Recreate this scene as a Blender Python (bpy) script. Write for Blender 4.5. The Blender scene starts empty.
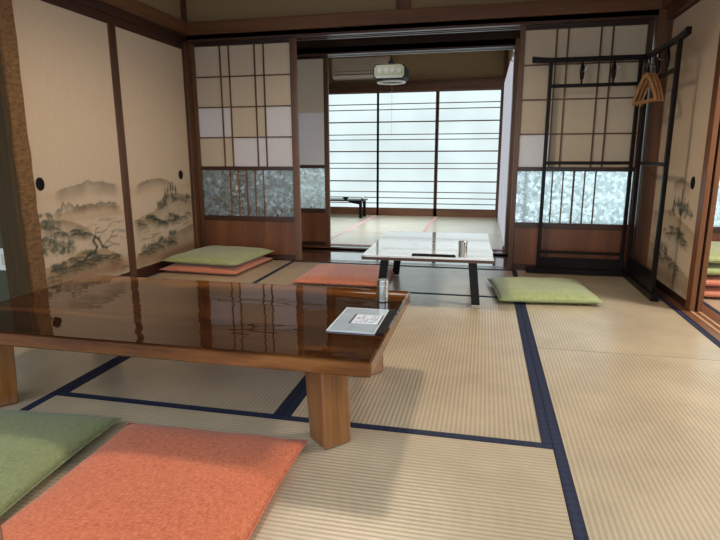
import bpy, bmesh, math, random
import numpy as np
from mathutils import Matrix, Vector
random.seed(7)
rng = np.random.default_rng(7)
SC = bpy.context.scene
COL = SC.collection
PI = math.pi

# ------------------------------------------------------------------ materials
def lin(r, g, b):
    def f(c):
        c /= 255.0
        return c / 12.92 if c <= 0.04045 else ((c + 0.055) / 1.055) ** 2.4
    return (f(r), f(g), f(b), 1.0)

class NT:
    def __init__(s, name):
        s.m = bpy.data.materials.new(name)
        s.m.use_nodes = True
        s.t = s.m.node_tree
        s.n = s.t.nodes
        s.b = s.n['Principled BSDF']
        s.out = s.n['Material Output']
    def add(s, typ, **kw):
        n = s.n.new(typ)
        for k, v in kw.items():
            if hasattr(n, k) and k not in n.inputs:
                setattr(n, k, v)
            else:
                n.inputs[k].default_value = v
        return n
    def link(s, a, b):
        s.t.links.new(a, b)
    def coords(s, scale=(1, 1, 1), rot=(0, 0, 0)):
        tc = s.add('ShaderNodeTexCoord')
        mp = s.add('ShaderNodeMapping')
        mp.inputs['Scale'].default_value = scale
        mp.inputs['Rotation'].default_value = rot
        s.link(tc.outputs['Object'], mp.inputs['Vector'])
        return mp.outputs['Vector']
    def ramp(s, fac, stops):
        r = s.add('ShaderNodeValToRGB')
        e = r.color_ramp.elements
        while len(e) < len(stops):
            e.new(0.5)
        for i, (p, c) in enumerate(stops):
            e[i].position = p
            e[i].color = c
        s.link(fac, r.inputs['Fac'])
        return r.outputs['Color']
    def bump(s, h, strength, dist=0.002):
        b = s.add('ShaderNodeBump')
        b.inputs['Strength'].default_value = strength
        b.inputs['Distance'].default_value = dist
        s.link(h, b.inputs['Height'])
        s.link(b.outputs['Normal'], s.b.inputs['Normal'])
        return b
    def set(s, **kw):
        for k, v in kw.items():
            s.b.inputs[k.replace('_', ' ')].default_value = v
        return s

def plain(name, col, rough=0.6, metal=0.0, noise=0.06, nscale=30, spec=0.5):
    t = NT(name).set(Roughness=rough, Metallic=metal)
    t.b.inputs['Specular IOR Level'].default_value = spec
    nz = t.add('ShaderNodeTexNoise', Scale=nscale, Detail=3.0)
    t.link(t.coords(), nz.inputs['Vector'])
    lo = tuple(c * (1 - noise) for c in col[:3]) + (1,)
    hi = tuple(min(1, c * (1 + noise)) for c in col[:3]) + (1,)
    t.link(t.ramp(nz.outputs['Fac'], [(0.3, lo), (0.7, hi)]), t.b.inputs['Base Color'])
    return t.m

def wood(name, dark, light, axis='z', scale=9.0, rough=0.45, coat=0.0, bump=0.15, stretch=14.0, coat_rough=0.05, spec=0.5):
    t = NT(name).set(Roughness=rough)
    t.b.inputs['Coat Weight'].default_value = coat
    t.b.inputs['Coat Roughness'].default_value = coat_rough
    t.b.inputs['Specular IOR Level'].default_value = spec
    sc = [scale] * 3
    sc['xyz'.index(axis)] = scale / stretch
    v = t.coords(sc)
    n1 = t.add('ShaderNodeTexNoise', Scale=1.0, Detail=2.0, Distortion=0.4)
    t.link(v, n1.inputs['Vector'])
    n2 = t.add('ShaderNodeTexNoise', Scale=9.0, Detail=5.0, Roughness=0.65)
    t.link(v, n2.inputs['Vector'])
    mx = t.add('ShaderNodeMath', operation='MULTIPLY_ADD')
    t.link(n2.outputs['Fac'], mx.inputs[0])
    mx.inputs[1].default_value = 0.45
    t.link(n1.outputs['Fac'], mx.inputs[2])
    t.link(t.ramp(mx.outputs[0], [(0.52, dark), (0.92, light)]), t.b.inputs['Base Color'])
    if bump:
        t.bump(n2.outputs['Fac'], bump, 0.001)
    return t.m

def emit(name, col, strength, noise=0.0, nscale=3.0):
    t = NT(name)
    t.n.remove(t.b)
    e = t.add('ShaderNodeEmission', Strength=strength)
    e.inputs['Color'].default_value = col
    if noise:
        nz = t.add('ShaderNodeTexNoise', Scale=nscale, Detail=1.0)
        t.link(t.coords(), nz.inputs['Vector'])
        lo = tuple(c * (1 - noise) for c in col[:3]) + (1,)
        t.link(t.ramp(nz.outputs['Fac'], [(0.35, lo), (0.65, col)]), e.inputs['Color'])
    t.link(e.outputs[0], t.out.inputs['Surface'])
    return t.m

def paper(name, col, trans=0.4):
    t = NT(name)
    t.set(Roughness=0.9)
    nz = t.add('ShaderNodeTexNoise', Scale=60.0, Detail=4.0, Roughness=0.7)
    t.link(t.coords(), nz.inputs['Vector'])
    lo = tuple(c * 0.93 for c in col[:3]) + (1,)
    c = t.ramp(nz.outputs['Fac'], [(0.3, lo), (0.7, col)])
    t.link(c, t.b.inputs['Base Color'])
    t.b.inputs['Specular IOR Level'].default_value = 0.1
    tr = t.add('ShaderNodeBsdfTranslucent')
    t.link(c, tr.inputs['Color'])
    mix = t.add('ShaderNodeMixShader')
    mix.inputs[0].default_value = trans
    t.link(t.b.outputs[0], mix.inputs[1])
    t.link(tr.outputs[0], mix.inputs[2])
    t.link(mix.outputs[0], t.out.inputs['Surface'])
    return t.m

def figured_glass(name):
    """obscure glass with a pressed flake pattern"""
    t = NT(name)
    t.n.remove(t.b)
    v = t.coords((1, 0.02, 1))
    nz = t.add('ShaderNodeTexNoise', Scale=18.0, Detail=1.0)
    t.link(v, nz.inputs['Vector'])
    wv = t.add('ShaderNodeVectorMath', operation='MULTIPLY_ADD')
    t.link(nz.outputs['Color'], wv.inputs[0])
    wv.inputs[1].default_value = (0.035, 0.0, 0.035)
    t.link(v, wv.inputs[2])
    vo = t.add('ShaderNodeTexVoronoi', Scale=42.0, feature='F1')
    t.link(wv.outputs[0], vo.inputs['Vector'])
    # every flake has its own tilt
    geo = t.add('ShaderNodeNewGeometry')
    sub = t.add('ShaderNodeVectorMath', operation='SUBTRACT')
    t.link(vo.outputs['Color'], sub.inputs[0])
    sub.inputs[1].default_value = (0.5, 0.5, 0.5)
    mad = t.add('ShaderNodeVectorMath', operation='MULTIPLY_ADD')
    t.link(sub.outputs[0], mad.inputs[0])
    mad.inputs[1].default_value = (0.55, 0.0, 0.55)
    t.link(geo.outputs['Normal'], mad.inputs[2])
    nrm = t.add('ShaderNodeVectorMath', operation='NORMALIZE')
    t.link(mad.outputs[0], nrm.inputs[0])
    re = t.add('ShaderNodeBsdfRefraction', Roughness=0.2, IOR=1.45)
    re.inputs['Color'].default_value = (0.9, 0.96, 0.97, 1)
    t.link(nrm.outputs[0], re.inputs['Normal'])
    tr = t.add('ShaderNodeBsdfTranslucent')
    tr.inputs['Color'].default_value = (0.85, 0.93, 0.94, 1)
    m1 = t.add('ShaderNodeMixShader')
    sepc = t.add('ShaderNodeSeparateColor')
    t.link(vo.outputs['Color'], sepc.inputs[0])
    mr = t.add('ShaderNodeMapRange')
    mr.inputs['To Min'].default_value = 0.15
    mr.inputs['To Max'].default_value = 0.75
    t.link(sepc.outputs[1], mr.inputs['Value'])
    t.link(mr.outputs[0], m1.inputs[0])
    t.link(re.outputs[0], m1.inputs[1])
    t.link(tr.outputs[0], m1.inputs[2])
    gl = t.add('ShaderNodeBsdfGlossy', Roughness=0.18)
    t.link(nrm.outputs[0], gl.inputs['Normal'])
    m2 = t.add('ShaderNodeMixShader')
    m2.inputs[0].default_value = 0.10
    t.link(m1.outputs[0], m2.inputs[1])
    t.link(gl.outputs[0], m2.inputs[2])
    t.link(m2.outputs[0], t.out.inputs['Surface'])
    return t.m

def tatami(name, base, dark):
    """woven rush: fine ribs along the long side (local X)"""
    t = NT(name).set(Roughness=0.40)
    t.b.inputs['Specular IOR Level'].default_value = 0.6
    t.b.inputs['Coat Weight'].default_value = 1.0
    t.b.inputs['Coat Roughness'].default_value = 0.26
    t.b.inputs['Coat IOR'].default_value = 1.75
    v = t.coords()
    sp = t.add('ShaderNodeSeparateXYZ')
    t.link(v, sp.inputs[0])
    def sine(sock, period):
        m = t.add('ShaderNodeMath', operation='MULTIPLY')
        t.link(sock, m.inputs[0]); m.inputs[1].default_value = 2 * PI / period
        s = t.add('ShaderNodeMath', operation='SINE')
        t.link(m.outputs[0], s.inputs[0])
        return s.outputs[0]
    rib = sine(sp.outputs['Y'], 0.0158)
    warp = sine(sp.outputs['X'], 0.0065)
    nz = t.add('ShaderNodeTexNoise', Scale=1.0, Detail=4.0, Roughness=0.6)
    t.link(t.coords((3.0, 3.0, 1.0)), nz.inputs['Vector'])
    fib = t.add('ShaderNodeTexNoise', Scale=1.0, Detail=3.0)
    t.link(t.coords((60.0, 420.0, 1.0)), fib.inputs['Vector'])
    a = t.add('ShaderNodeMath', operation='MULTIPLY_ADD')
    t.link(rib, a.inputs[0]); a.inputs[1].default_value = 0.17
    t.link(nz.outputs['Fac'], a.inputs[2])
    b = t.add('ShaderNodeMath', operation='MULTIPLY_ADD')
    t.link(fib.outputs['Fac'], b.inputs[0]); b.inputs[1].default_value = 0.35
    t.link(a.outputs[0], b.inputs[2])
    t.link(t.ramp(b.outputs[0], [(0.30, dark), (1.0, base)]), t.b.inputs['Base Color'])
    h = t.add('ShaderNodeMath', operation='MULTIPLY_ADD')
    t.link(warp, h.inputs[0]); h.inputs[1].default_value = 0.15
    t.link(rib, h.inputs[2])
    t.bump(h.outputs[0], 0.42, 0.0012)
    return t.m

def cloth(name, c_lo, c_hi, scale=560.0, sheen=0.15, rough=0.75, aniso=9.0):
    t = NT(name).set(Roughness=rough)
    t.b.inputs['Sheen Weight'].default_value = sheen
    t.b.inputs['Specular IOR Level'].default_value = 0.3
    n1 = t.add('ShaderNodeTexNoise', Scale=1.0, Detail=2.0)
    t.link(t.coords((scale, scale / aniso, 40)), n1.inputs['Vector'])
    n2 = t.add('ShaderNodeTexNoise', Scale=1.0, Detail=2.0)
    t.link(t.coords((scale / aniso, scale, 40)), n2.inputs['Vector'])
    a = t.add('ShaderNodeMath', operation='ADD')
    t.link(n1.outputs['Fac'], a.inputs[0]); t.link(n2.outputs['Fac'], a.inputs[1])
    d = t.add('ShaderNodeMath', operation='MULTIPLY'); d.inputs[1].default_value = 0.5
    t.link(a.outputs[0], d.inputs[0])
    t.link(t.ramp(d.outputs[0], [(0.36, c_lo), (0.64, c_hi)]), t.b.inputs['Base Color'])
    t.bump(d.outputs[0], 0.35, 0.0012)
    return t.m

def heri(name, c1, c2, period=0.022):
    """border cloth with a small lozenge weave"""
    t = NT(name).set(Roughness=0.7)
    v = t.coords((1, 1, 1), (0, 0, PI / 4))
    ck = t.add('ShaderNodeTexChecker', Scale=1.0 / period)
    ck.inputs['Color1'].default_value = c1
    ck.inputs['Color2'].default_value = c2
    t.link(v, ck.inputs['Vector'])
    t.link(ck.outputs['Color'], t.b.inputs['Base Color'])
    return t.m

def ink_paper(name):
    t = NT(name).set(Roughness=0.85)
    t.b.inputs['Specular IOR Level'].default_value = 0.15
    at = t.add('ShaderNodeAttribute', attribute_name='ink')
    nz = t.add('ShaderNodeTexNoise', Scale=1.0, Detail=4.0, Roughness=0.7)
    t.link(t.coords((90, 90, 14)), nz.inputs['Vector'])
    r = t.ramp(nz.outputs['Fac'], [(0.25, (0.9, 0.9, 0.9, 1)), (0.75, (1, 1, 1, 1))])
    mx = t.add('ShaderNodeMix', data_type='RGBA', blend_type='MULTIPLY')
    mx.inputs['Factor'].default_value = 1.0
    t.link(at.outputs['Color'], mx.inputs['A'])
    t.link(r, mx.inputs['B'])
    t.link(mx.outputs['Result'], t.b.inputs['Base Color'])
    return t.m

def marble(name):
    t = NT(name).set(Roughness=0.05)
    t.b.inputs['Coat Weight'].default_value = 1.0
    t.b.inputs['Coat Roughness'].default_value = 0.06
    t.b.inputs['Coat IOR'].default_value = 2.2
    t.b.inputs['Specular IOR Level'].default_value = 0.8
    n = t.add('ShaderNodeTexNoise', Scale=1.0, Detail=5.0, Roughness=0.6, Distortion=1.2)
    t.link(t.coords((1.1, 6.0, 1.0)), n.inputs['Vector'])
    t.link(t.ramp(n.outputs['Fac'], [(0.36, lin(238, 241, 244)), (0.40, lin(170, 180, 192)), (0.43, lin(236, 239, 242)), (0.575, lin(238, 241, 244)), (0.60, lin(140, 150, 166)), (0.625, lin(236, 239, 242))]), t.b.inputs['Base Color'])
    return t.m

def tabletop_wood(name):
    t = NT(name).set(Roughness=0.5)
    t.b.inputs['Specular IOR Level'].default_value = 0.0
    t.b.inputs['Coat Weight'].default_value = 1.0
    t.b.inputs['Coat Roughness'].default_value = 0.015
    t.b.inputs['Coat IOR'].default_value = 1.55
    v = t.coords((0.9, 7.0, 7.0))
    n1 = t.add('ShaderNodeTexNoise', Scale=1.0, Detail=2.0, Distortion=0.8)
    t.link(v, n1.inputs['Vector'])
    n2 = t.add('ShaderNodeTexNoise', Scale=8.0, Detail=5.0, Roughness=0.65)
    t.link(v, n2.inputs['Vector'])
    a = t.add('ShaderNodeMath', operation='MULTIPLY_ADD')
    t.link(n2.outputs['Fac'], a.inputs[0]); a.inputs[1].default_value = 0.4
    t.link(n1.outputs['Fac'], a.inputs[2])
    grain = t.ramp(a.outputs[0], [(0.5, lin(38, 20, 10)), (0.78, lin(66, 37, 18)), (1.0, lin(104, 62, 30))])
    sap = t.ramp(a.outputs[0], [(0.45, lin(60, 34, 15)), (0.72, lin(116, 70, 32)), (0.95, lin(156, 104, 54))])
    # pale sapwood along the long edges and the flanks, dark heartwood between
    sp = t.add('ShaderNodeSeparateXYZ')
    t.link(t.coords(), sp.inputs[0])
    ab = t.add('ShaderNodeMath', operation='ADD'); ab.inputs[1].default_value = 0.0; t.link(sp.outputs['Y'], ab.inputs[0])
    w_ = t.add('ShaderNodeMath', operation='MULTIPLY_ADD'); t.link(n1.outputs['Fac'], w_.inputs[0]); w_.inputs[1].default_value = 0.16; t.link(ab.outputs[0], w_.inputs[2])
    m1 = t.add('ShaderNodeMapRange'); m1.inputs['From Min'].default_value = 0.32; m1.inputs['From Max'].default_value = 0.44; t.link(w_.outputs[0], m1.inputs['Value'])
    m2 = t.add('ShaderNodeMapRange'); m2.inputs['From Min'].default_value = 0.324; m2.inputs['From Max'].default_value = 0.316; t.link(sp.outputs['Z'], m2.inputs['Value'])
    mxm = t.add('ShaderNodeMath', operation='MAXIMUM'); t.link(m1.outputs[0], mxm.inputs[0]); t.link(m2.outputs[0], mxm.inputs[1])
    mc = t.add('ShaderNodeMix', data_type='RGBA'); t.link(mxm.outputs[0], mc.inputs['Factor']); t.link(grain, mc.inputs['A']); t.link(sap, mc.inputs['B'])
    t.link(mc.outputs['Result'], t.b.inputs['Base Color'])
    # hand-planed surface: faint long waves under the varnish
    n3 = t.add('ShaderNodeTexNoise', Scale=1.0, Detail=1.0)
    t.link(t.coords((5, 14, 5)), n3.inputs['Vector'])
    b = t.add('ShaderNodeBump'); b.inputs['Strength'].default_value = 0.05; b.inputs['Distance'].default_value = 0.02
    t.link(n3.outputs['Fac'], b.inputs['Height'])
    t.link(b.outputs['Normal'], t.b.inputs['Coat Normal'])
    return t.m

M = {}
for ax in 'xyz':
    M['wood_' + ax] = wood('brown_wood_' + ax, lin(62, 38, 22), lin(110, 72, 44), ax, rough=0.38)
    M['dwood_' + ax] = wood('dark_wood_' + ax, lin(42, 23, 15), lin(72, 42, 27), ax, rough=0.35)
    M['rwood_' + ax] = wood('red_wood_' + ax, lin(92, 56, 32), lin(136, 88, 54), ax, rough=0.42)
    M['leg_' + ax] = wood('leg_wood_' + ax, lin(88, 50, 22), lin(150, 96, 46), ax, rough=0.3, coat=0.6, scale=14)
M['shadewood'] = wood('shaded_post_wood', lin(54, 42, 26), lin(82, 64, 40), 'z', rough=0.7, spec=0.2)  # dark tone holds the shade of the golden post's unlit side
M['panel'] = wood('panel_wood', lin(92, 52, 30), lin(128, 78, 46), 'z', rough=0.4)
M['burl'] = None
t = NT('burl_bark').set(Roughness=0.75)
n = t.add('ShaderNodeTexNoise', Scale=1.0, Detail=6.0, Roughness=0.7, Distortion=0.6)
t.link(t.coords((26, 26, 60)), n.inputs['Vector'])
t.link(t.ramp(n.outputs['Fac'], [(0.3, lin(64, 42, 20)), (0.5, lin(110, 78, 40)), (0.72, lin(136, 100, 56))]), t.b.inputs['Base Color'])
t.bump(n.outputs['Fac'], 0.6, 0.006)
M['burl'] = t.m
M['plaster'] = plain('tan_plaster', lin(146, 124, 92), 0.95, noise=0.08, nscale=80, spec=0.1)
M['greyplaster'] = plain('grey_green_plaster', lin(88, 88, 72), 0.95, noise=0.08, nscale=60, spec=0.1)
M['ceil'] = wood('ceiling_boards', lin(120, 88, 58), lin(160, 124, 86), 'y', rough=0.7)
M['paper_tan'] = paper('aged_shoji_paper', lin(202, 188, 166), 0.12)
M['paper_white'] = paper('fresh_shoji_paper', lin(232, 230, 232), 0.35)
M['glass'] = figured_glass('figured_glass')
M['ink'] = ink_paper('painted_fusuma_paper')
M['black'] = plain('black_metal', lin(12, 11, 11), 0.6, noise=0.1, spec=0.2)
M['lacquer'] = wood('black_lacquer', lin(9, 6, 5), lin(20, 12, 10), 'z', rough=0.36, bump=0.0, spec=0.2)
M['tatami'] = tatami('rush_mat', lin(214, 195, 162), lin(170, 152, 126))
M['tatami_pale'] = tatami('rush_mat_pale', lin(214, 206, 180), lin(182, 174, 148))
M['navy'] = heri('navy_border', lin(15, 25, 50), lin(23, 37, 66))
M['pink'] = heri('pink_border', lin(200, 138, 148), lin(216, 170, 176))
M['orange'] = cloth('orange_cloth', lin(178, 80, 46), lin(224, 130, 88))
M['green'] = cloth('green_cloth', lin(112, 118, 74), lin(144, 150, 102))
M['sgreen'] = cloth('satin_green_cloth', lin(146, 154, 98), lin(168, 176, 118), scale=120, sheen=0.3, rough=0.5)
M['sorange'] = cloth('satin_orange_cloth', lin(190, 108, 76), lin(208, 130, 96), scale=120, sheen=0.3, rough=0.5)
M['top'] = tabletop_wood('varnished_table')
M['marble'] = marble('marble_laminate')
M['steel'] = plain('brushed_steel', lin(196, 194, 188), 0.25, metal=1.0, noise=0.03, nscale=200)
M['sleeve'] = plain('clear_sleeve', lin(178, 192, 200), 0.14, noise=0.10, nscale=14, spec=1.0)
M['white'] = plain('white_card', lin(226, 230, 234), 0.5, noise=0.02)
M['edge'] = plain('welded_edge', lin(206, 214, 220), 0.3, noise=0.02)
M['glosswhite'] = plain('laminated_white_card', lin(236, 238, 240), 0.12, noise=0.02)
b_ = M['glosswhite'].node_tree.nodes['Principled BSDF'].inputs
b_['Coat Weight'].default_value = 1.0; b_['Coat IOR'].default_value = 2.2
M['matteblack'] = plain('matte_black', lin(12, 11, 11), 1.0, spec=0.0)
M['print'] = plain('blue_print', lin(136, 160, 192), 0.5, noise=0.1)
M['cream'] = plain('cream_plastic', lin(206, 200, 180), 0.4, noise=0.03)
M['acwhite'] = plain('ac_plastic', lin(176, 164, 148), 0.4, noise=0.03)
M['lampshade'] = plain('lamp_shade', lin(206, 204, 172), 0.5, noise=0.08, nscale=40)
M['whiteplastic'] = plain('white_plastic', lin(232, 232, 226), 0.35, noise=0.02)
M['hangerwood'] = wood('hanger_wood', lin(150, 104, 62), lin(190, 140, 92), 'y', rough=0.5, scale=30)
M['winpane'] = emit('daylit_pane', lin(224, 241, 243), 1.14, noise=0.12, nscale=1.6)
M['sidepane'] = emit('daylit_side_pane', lin(214, 216, 226), 0.75)
M['outpane'] = emit('daylit_corridor_pane', lin(224, 243, 248), 2.0)
M['fillpane'] = emit('side_fill_pane', lin(226, 240, 255), 4.5)  # glow of the added side room window
M['corridor'] = wood('polished_corridor_boards', lin(44, 24, 16), lin(74, 42, 26), 'x', rough=0.10, coat=1.0, bump=0.02)
for q_ in ('corridor',):
    M[q_].node_tree.nodes['Principled BSDF'].inputs['Coat IOR'].default_value = 2.0
M['sill'] = wood('sill_wood', lin(70, 44, 32), lin(108, 72, 52), 'x', rough=0.22, bump=0.03, coat=1.0, coat_rough=0.15)
M['silly'] = wood('sill_wood_y', lin(92, 58, 40), lin(128, 86, 60), 'y', rough=0.3, bump=0.03)
M['track'] = wood('track_strip', lin(176, 132, 96), lin(200, 156, 118), 'y', rough=0.4, bump=0.0)

# ------------------------------------------------------------------ geometry helpers
class MB:
    def __init__(s):
        s.bm = bmesh.new()
    def box(s, x0, x1, y0, y1, z0, z1, mat=None):
        vs = [s.bm.verts.new((x, y, z)) for x in (x0, x1) for y in (y0, y1) for z in (z0, z1)]
        for f in ((0, 1, 3, 2), (4, 6, 7, 5), (0, 4, 5, 1), (2, 3, 7, 6), (0, 2, 6, 4), (1, 5, 7, 3)):
            s.bm.faces.new([vs[i] for i in f])
        return s
    def hexa(s, bot, top):
        """prism between two point loops of equal length"""
        a = [s.bm.verts.new(p) for p in bot]
        b = [s.bm.verts.new(p) for p in top]
        n = len(a)
        s.bm.faces.new(a[::-1]); s.bm.faces.new(b)
        for i in range(n):
            j = (i + 1) % n
            s.bm.faces.new((a[i], a[j], b[j], b[i]))
        return s
    def prism(s, pts, d):
        """planar loop pushed along vector d"""
        d = Vector(d)
        return s.hexa(pts, [Vector(p) + d for p in pts])
    def tube(s, pts, r, n=8):
        pts = [Vector(p) for p in pts]
        rr = r if isinstance(r, (list, tuple)) else [r] * len(pts)
        rings = []
        for i, p in enumerate(pts):
            d = (pts[min(i + 1, len(pts) - 1)] - pts[max(i - 1, 0)]).normalized()
            up = Vector((0, 0, 1)) if abs(d.z) < 0.9 else Vector((1, 0, 0))
            a = d.cross(up).normalized(); b = d.cross(a).normalized()
            rings.append([s.bm.verts.new(p + (a * math.cos(2 * PI * k / n) + b * math.sin(2 * PI * k / n)) * rr[i]) for k in range(n)])
        for q in range(len(rings) - 1):
            for k in range(n):
                j = (k + 1) % n
                s.bm.faces.new((rings[q][k], rings[q][j], rings[q + 1][j], rings[q + 1][k]))
        s.bm.faces.new(rings[0][::-1]); s.bm.faces.new(rings[-1])
        return s
    def lathe(s, prof, n=24, c=(0, 0, 0)):
        rings = []
        for r, z in prof:
            rings.append([s.bm.verts.new((c[0] + r * math.cos(2 * PI * k / n), c[1] + r * math.sin(2 * PI * k / n), c[2] + z)) for k in range(n)])
        for q in range(len(rings) - 1):
            for k in range(n):
                j = (k + 1) % n
                s.bm.faces.new((rings[q][k], rings[q][j], rings[q + 1][j], rings[q + 1][k]))
        s.bm.faces.new(rings[0][::-1]); s.bm.faces.new(rings[-1])
        return s

def props(o, label=None, cat=None, group=None, kind=None):
    for k, v in (('label', label), ('category', cat), ('group', group), ('kind', kind)):
        if v:
            o[k] = v
    return o

def build(name, mb, mat, parent=None, bevel=0.0, smooth=False, **kw):
    bm = mb.bm if isinstance(mb, MB) else mb
    bmesh.ops.recalc_face_normals(bm, faces=bm.faces)
    me = bpy.data.meshes.new(name)
    bm.to_mesh(me); bm.free()
    me.materials.append(mat)
    if smooth:
        for p in me.polygons:
            p.use_smooth = True
    o = bpy.data.objects.new(name, me)
    COL.objects.link(o)
    if parent:
        o.parent = parent
    if bevel:
        b = o.modifiers.new('bevel', 'BEVEL')
        b.width = bevel; b.segments = 2; b.limit_method = 'ANGLE'
    props(o, **kw)
    return o

def empty(name, loc=(0, 0, 0), rz=0.0, **kw):
    o = bpy.data.objects.new(name, None)
    COL.objects.link(o)
    o.location = loc; o.rotation_euler = (0, 0, rz)
    o.empty_display_size = 0.1
    props(o, **kw)
    return o

def copy_tree(o, parent=None):
    c = o.copy(); COL.objects.link(c)
    if parent:
        c.parent = parent
    for ch in [k for k in bpy.data.objects if k.parent == o]:
        copy_tree(ch, c)
    return c

def box(*a):
    return MB().box(*a)

# ------------------------------------------------------------------ the setting
S = dict(kind='structure')
build('floor', box(-1.4, 5.8, -7.0, -0.0, -0.12, -0.045), M['dwood_x'], label='dark subfloor under the straw mats of the front rooms', cat='floor', **S)
build('floor', box(-1.4, 5.8, 0.12, 0.68, -0.12, -0.008), M['corridor'], label='polished dark board floor of the corridor between the two rooms', cat='floor', **S)
build('floor', box(-1.4, 2.75, 0.86, 3.9, -0.12, -0.024), M['dwood_x'], label='subfloor under the straw mats of the far room', cat='floor', **S)
build('ceiling', box(-1.4, 5.8, -3.7, 0.0, 2.6, 2.66), M['ceil'], label='board ceiling above the front room', cat='ceiling', **S)
build('ceiling', box(-1.4, 5.8, 0.06, 0.72, 2.6, 2.66), M['ceil'], label='board ceiling above the corridor', cat='ceiling', **S)
build('ceiling', box(-1.4, 2.75, 0.72, 3.9, 2.5, 2.56), M['ceil'], label='board ceiling above the far room', cat='ceiling', **S)

# left wall of the front room
build('wall_left', box(-0.12, -0.06, -1.84, 0.06, 0.0, 1.80).box(-0.12, 0.0, -1.76, 0.06, 1.94, 2.6), M['plaster'], label='tan plaster left wall above and behind the painted sliding doors', cat='wall', **S)
build('wall_left', box(-1.4, -0.07, -1.90, -1.84, 0.0, 2.6).box(-1.4, -1.34, -3.7, -1.84, 0.0, 2.6), M['greyplaster'], label='dark grey plaster wall left of the rough golden post', cat='wall', **S)
# back wall above the lintel
build('wall_back', box(-0.06, 5.8, 0.0, 0.06, 1.94, 2.6), M['plaster'], label='tan plaster wall above the lintel over the lattice doors', cat='wall', **S)
build('wall_back', box(3.70, 4.0, 0.0, 0.06, 0.0, 1.80), M['plaster'], label='plaster beside the lattice door in the right side room', cat='wall', **S)
build('wall_right', box(3.64, 3.72, -3.7, 0.0, 1.94, 2.6).box(3.62, 3.74, -3.7, -2.75, 0.0, 1.94), M['plaster'], label='tan plaster right wall above and beyond the side opening', cat='wall', **S)
build('wall_front', box(-1.4, 3.74, -3.78, -3.70, 1.80, 2.66), M['plaster'], label='plaster header over the near opening behind the viewer', cat='wall', **S)
build('wall_right', box(5.74, 5.8, -3.7, 0.75, 0.0, 2.6).box(3.74, 5.8, -3.7, -3.64, 0.0, 2.6), M['plaster'], label='plaster far walls of the right side room', cat='wall', **S)
# corridor and far room
build('wall_front', box(-1.4, 2.75, 0.74, 0.80, 1.85, 2.6), M['dwood_x'], label='dark board wall above the far room opening', cat='wall', **S)
build('wall_left', box(-0.95, -0.85, 0.82, 3.75, 0.0, 2.5).box(-1.4, -1.34, 0.06, 0.82, 0.0, 2.6), M['plaster'], label='plaster left wall of the far room', cat='wall', **S)
build('wall_right', box(2.70, 2.78, 0.84, 3.75, 1.83, 2.5), M['plaster'], label='plaster right wall above the bright panels of the far room', cat='wall', **S)
build('wall_back', box(-0.9, 2.75, 3.62, 3.70, 1.90, 2.5), M['plaster'], label='tan plaster wall above the wide daylit window of the far room', cat='wall', **S)
build('wall_back', box(-0.9, 2.75, 3.62, 3.70, -0.1, 0.01), M['plaster'], label='plaster below the wide daylit window', cat='wall', **S)

def trim(mb, mat, label, **k):
    return build('trim_%d' % trim.n, mb, mat, label=label, cat='trim', kind='structure', **k) if not trim.__setattr__('n', trim.n + 1) else None
trim.n = 0
# lintels: groove beam (kamoi) and rail above (nageshi)
trim(box(0.03, 3.57, -0.05, 0.0, 1.80, 1.848).box(0.03, 3.57, 0.035, 0.055, 1.80, 1.848).box(0.03, 3.57, 0.09, 0.12, 1.80, 1.848).box(0.03, 3.57, -0.05, 0.12, 1.815, 1.848), M['dwood_x'], 'dark grooved lintel the lattice doors slide in', bevel=0.002)
trim(box(0.03, 3.57, -0.075, 0.02, 1.848, 1.945), M['wood_x'], 'broad brown rail along the top of the back doors', bevel=0.004)
trim(box(-0.06, 0.0, -1.76, -0.05, 1.755, 1.80).box(-0.06, 0.03, -1.76, -0.05, 1.80, 1.848), M['dwood_y'], 'dark lintel over the painted doors on the left', bevel=0.002)
trim(box(-0.03, 0.06, -1.76, -0.05, 1.848, 1.945), M['wood_y'], 'broad brown rail above the painted doors on the left', bevel=0.004)
trim(box(3.60, 3.72, -2.75, -0.05, 1.78, 1.848).box(3.58, 3.66, -2.75, -0.05, 1.848, 1.945), M['wood_y'], 'brown lintel and rail over the painted door on the right', bevel=0.003)
trim(box(-0.07, 0.02, -0.06, 0.05, 0.0, 2.6), M['wood_z'], 'brown corner post between the left painted doors and the lattice door', bevel=0.004)
trim(box(3.56, 3.66, -0.06, 0.05, 0.0, 2.6), M['wood_z'], 'brown corner post behind the coat rack', bevel=0.004)
trim(box(1.755, 1.865, -0.02, 0.0, 1.945, 2.6), M['wood_z'], 'short brown strut in the plaster above the lintel')
post = MB()
pz = np.linspace(0, 2.6, 27)
loop = [(-0.075, -1.90), (0.022, -1.90), (0.035, -1.888), (0.035, -1.795), (0.022, -1.782), (0.008, -1.775)]
rings = []
for z in pz:
    rings.append([post.bm.verts.new((x + random.uniform(-.003, .003), y + random.uniform(-.003, .003), z)) for x, y in loop])
for a, b in zip(rings, rings[1:]):
    for i in range(6):
        post.bm.faces.new((a[i], a[(i + 1) % 6], b[(i + 1) % 6], b[i]))
trim(post, M['burl'], 'rough golden barked post at the left edge beside the painted doors')
trim(box(-0.09, 0.036, -1.935, -1.904, 0.0, 2.6), M['shadewood'], 'dark board added as the shaded near side of the golden post', bevel=0.004)  # added board: shade of the post's near face put into its colour
trim(box(1.72, 1.81, -3.89, -3.80, 0.0, 2.6), M['leg_z'], 'near wooden post just showing at the lower left corner', bevel=0.004)
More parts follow.
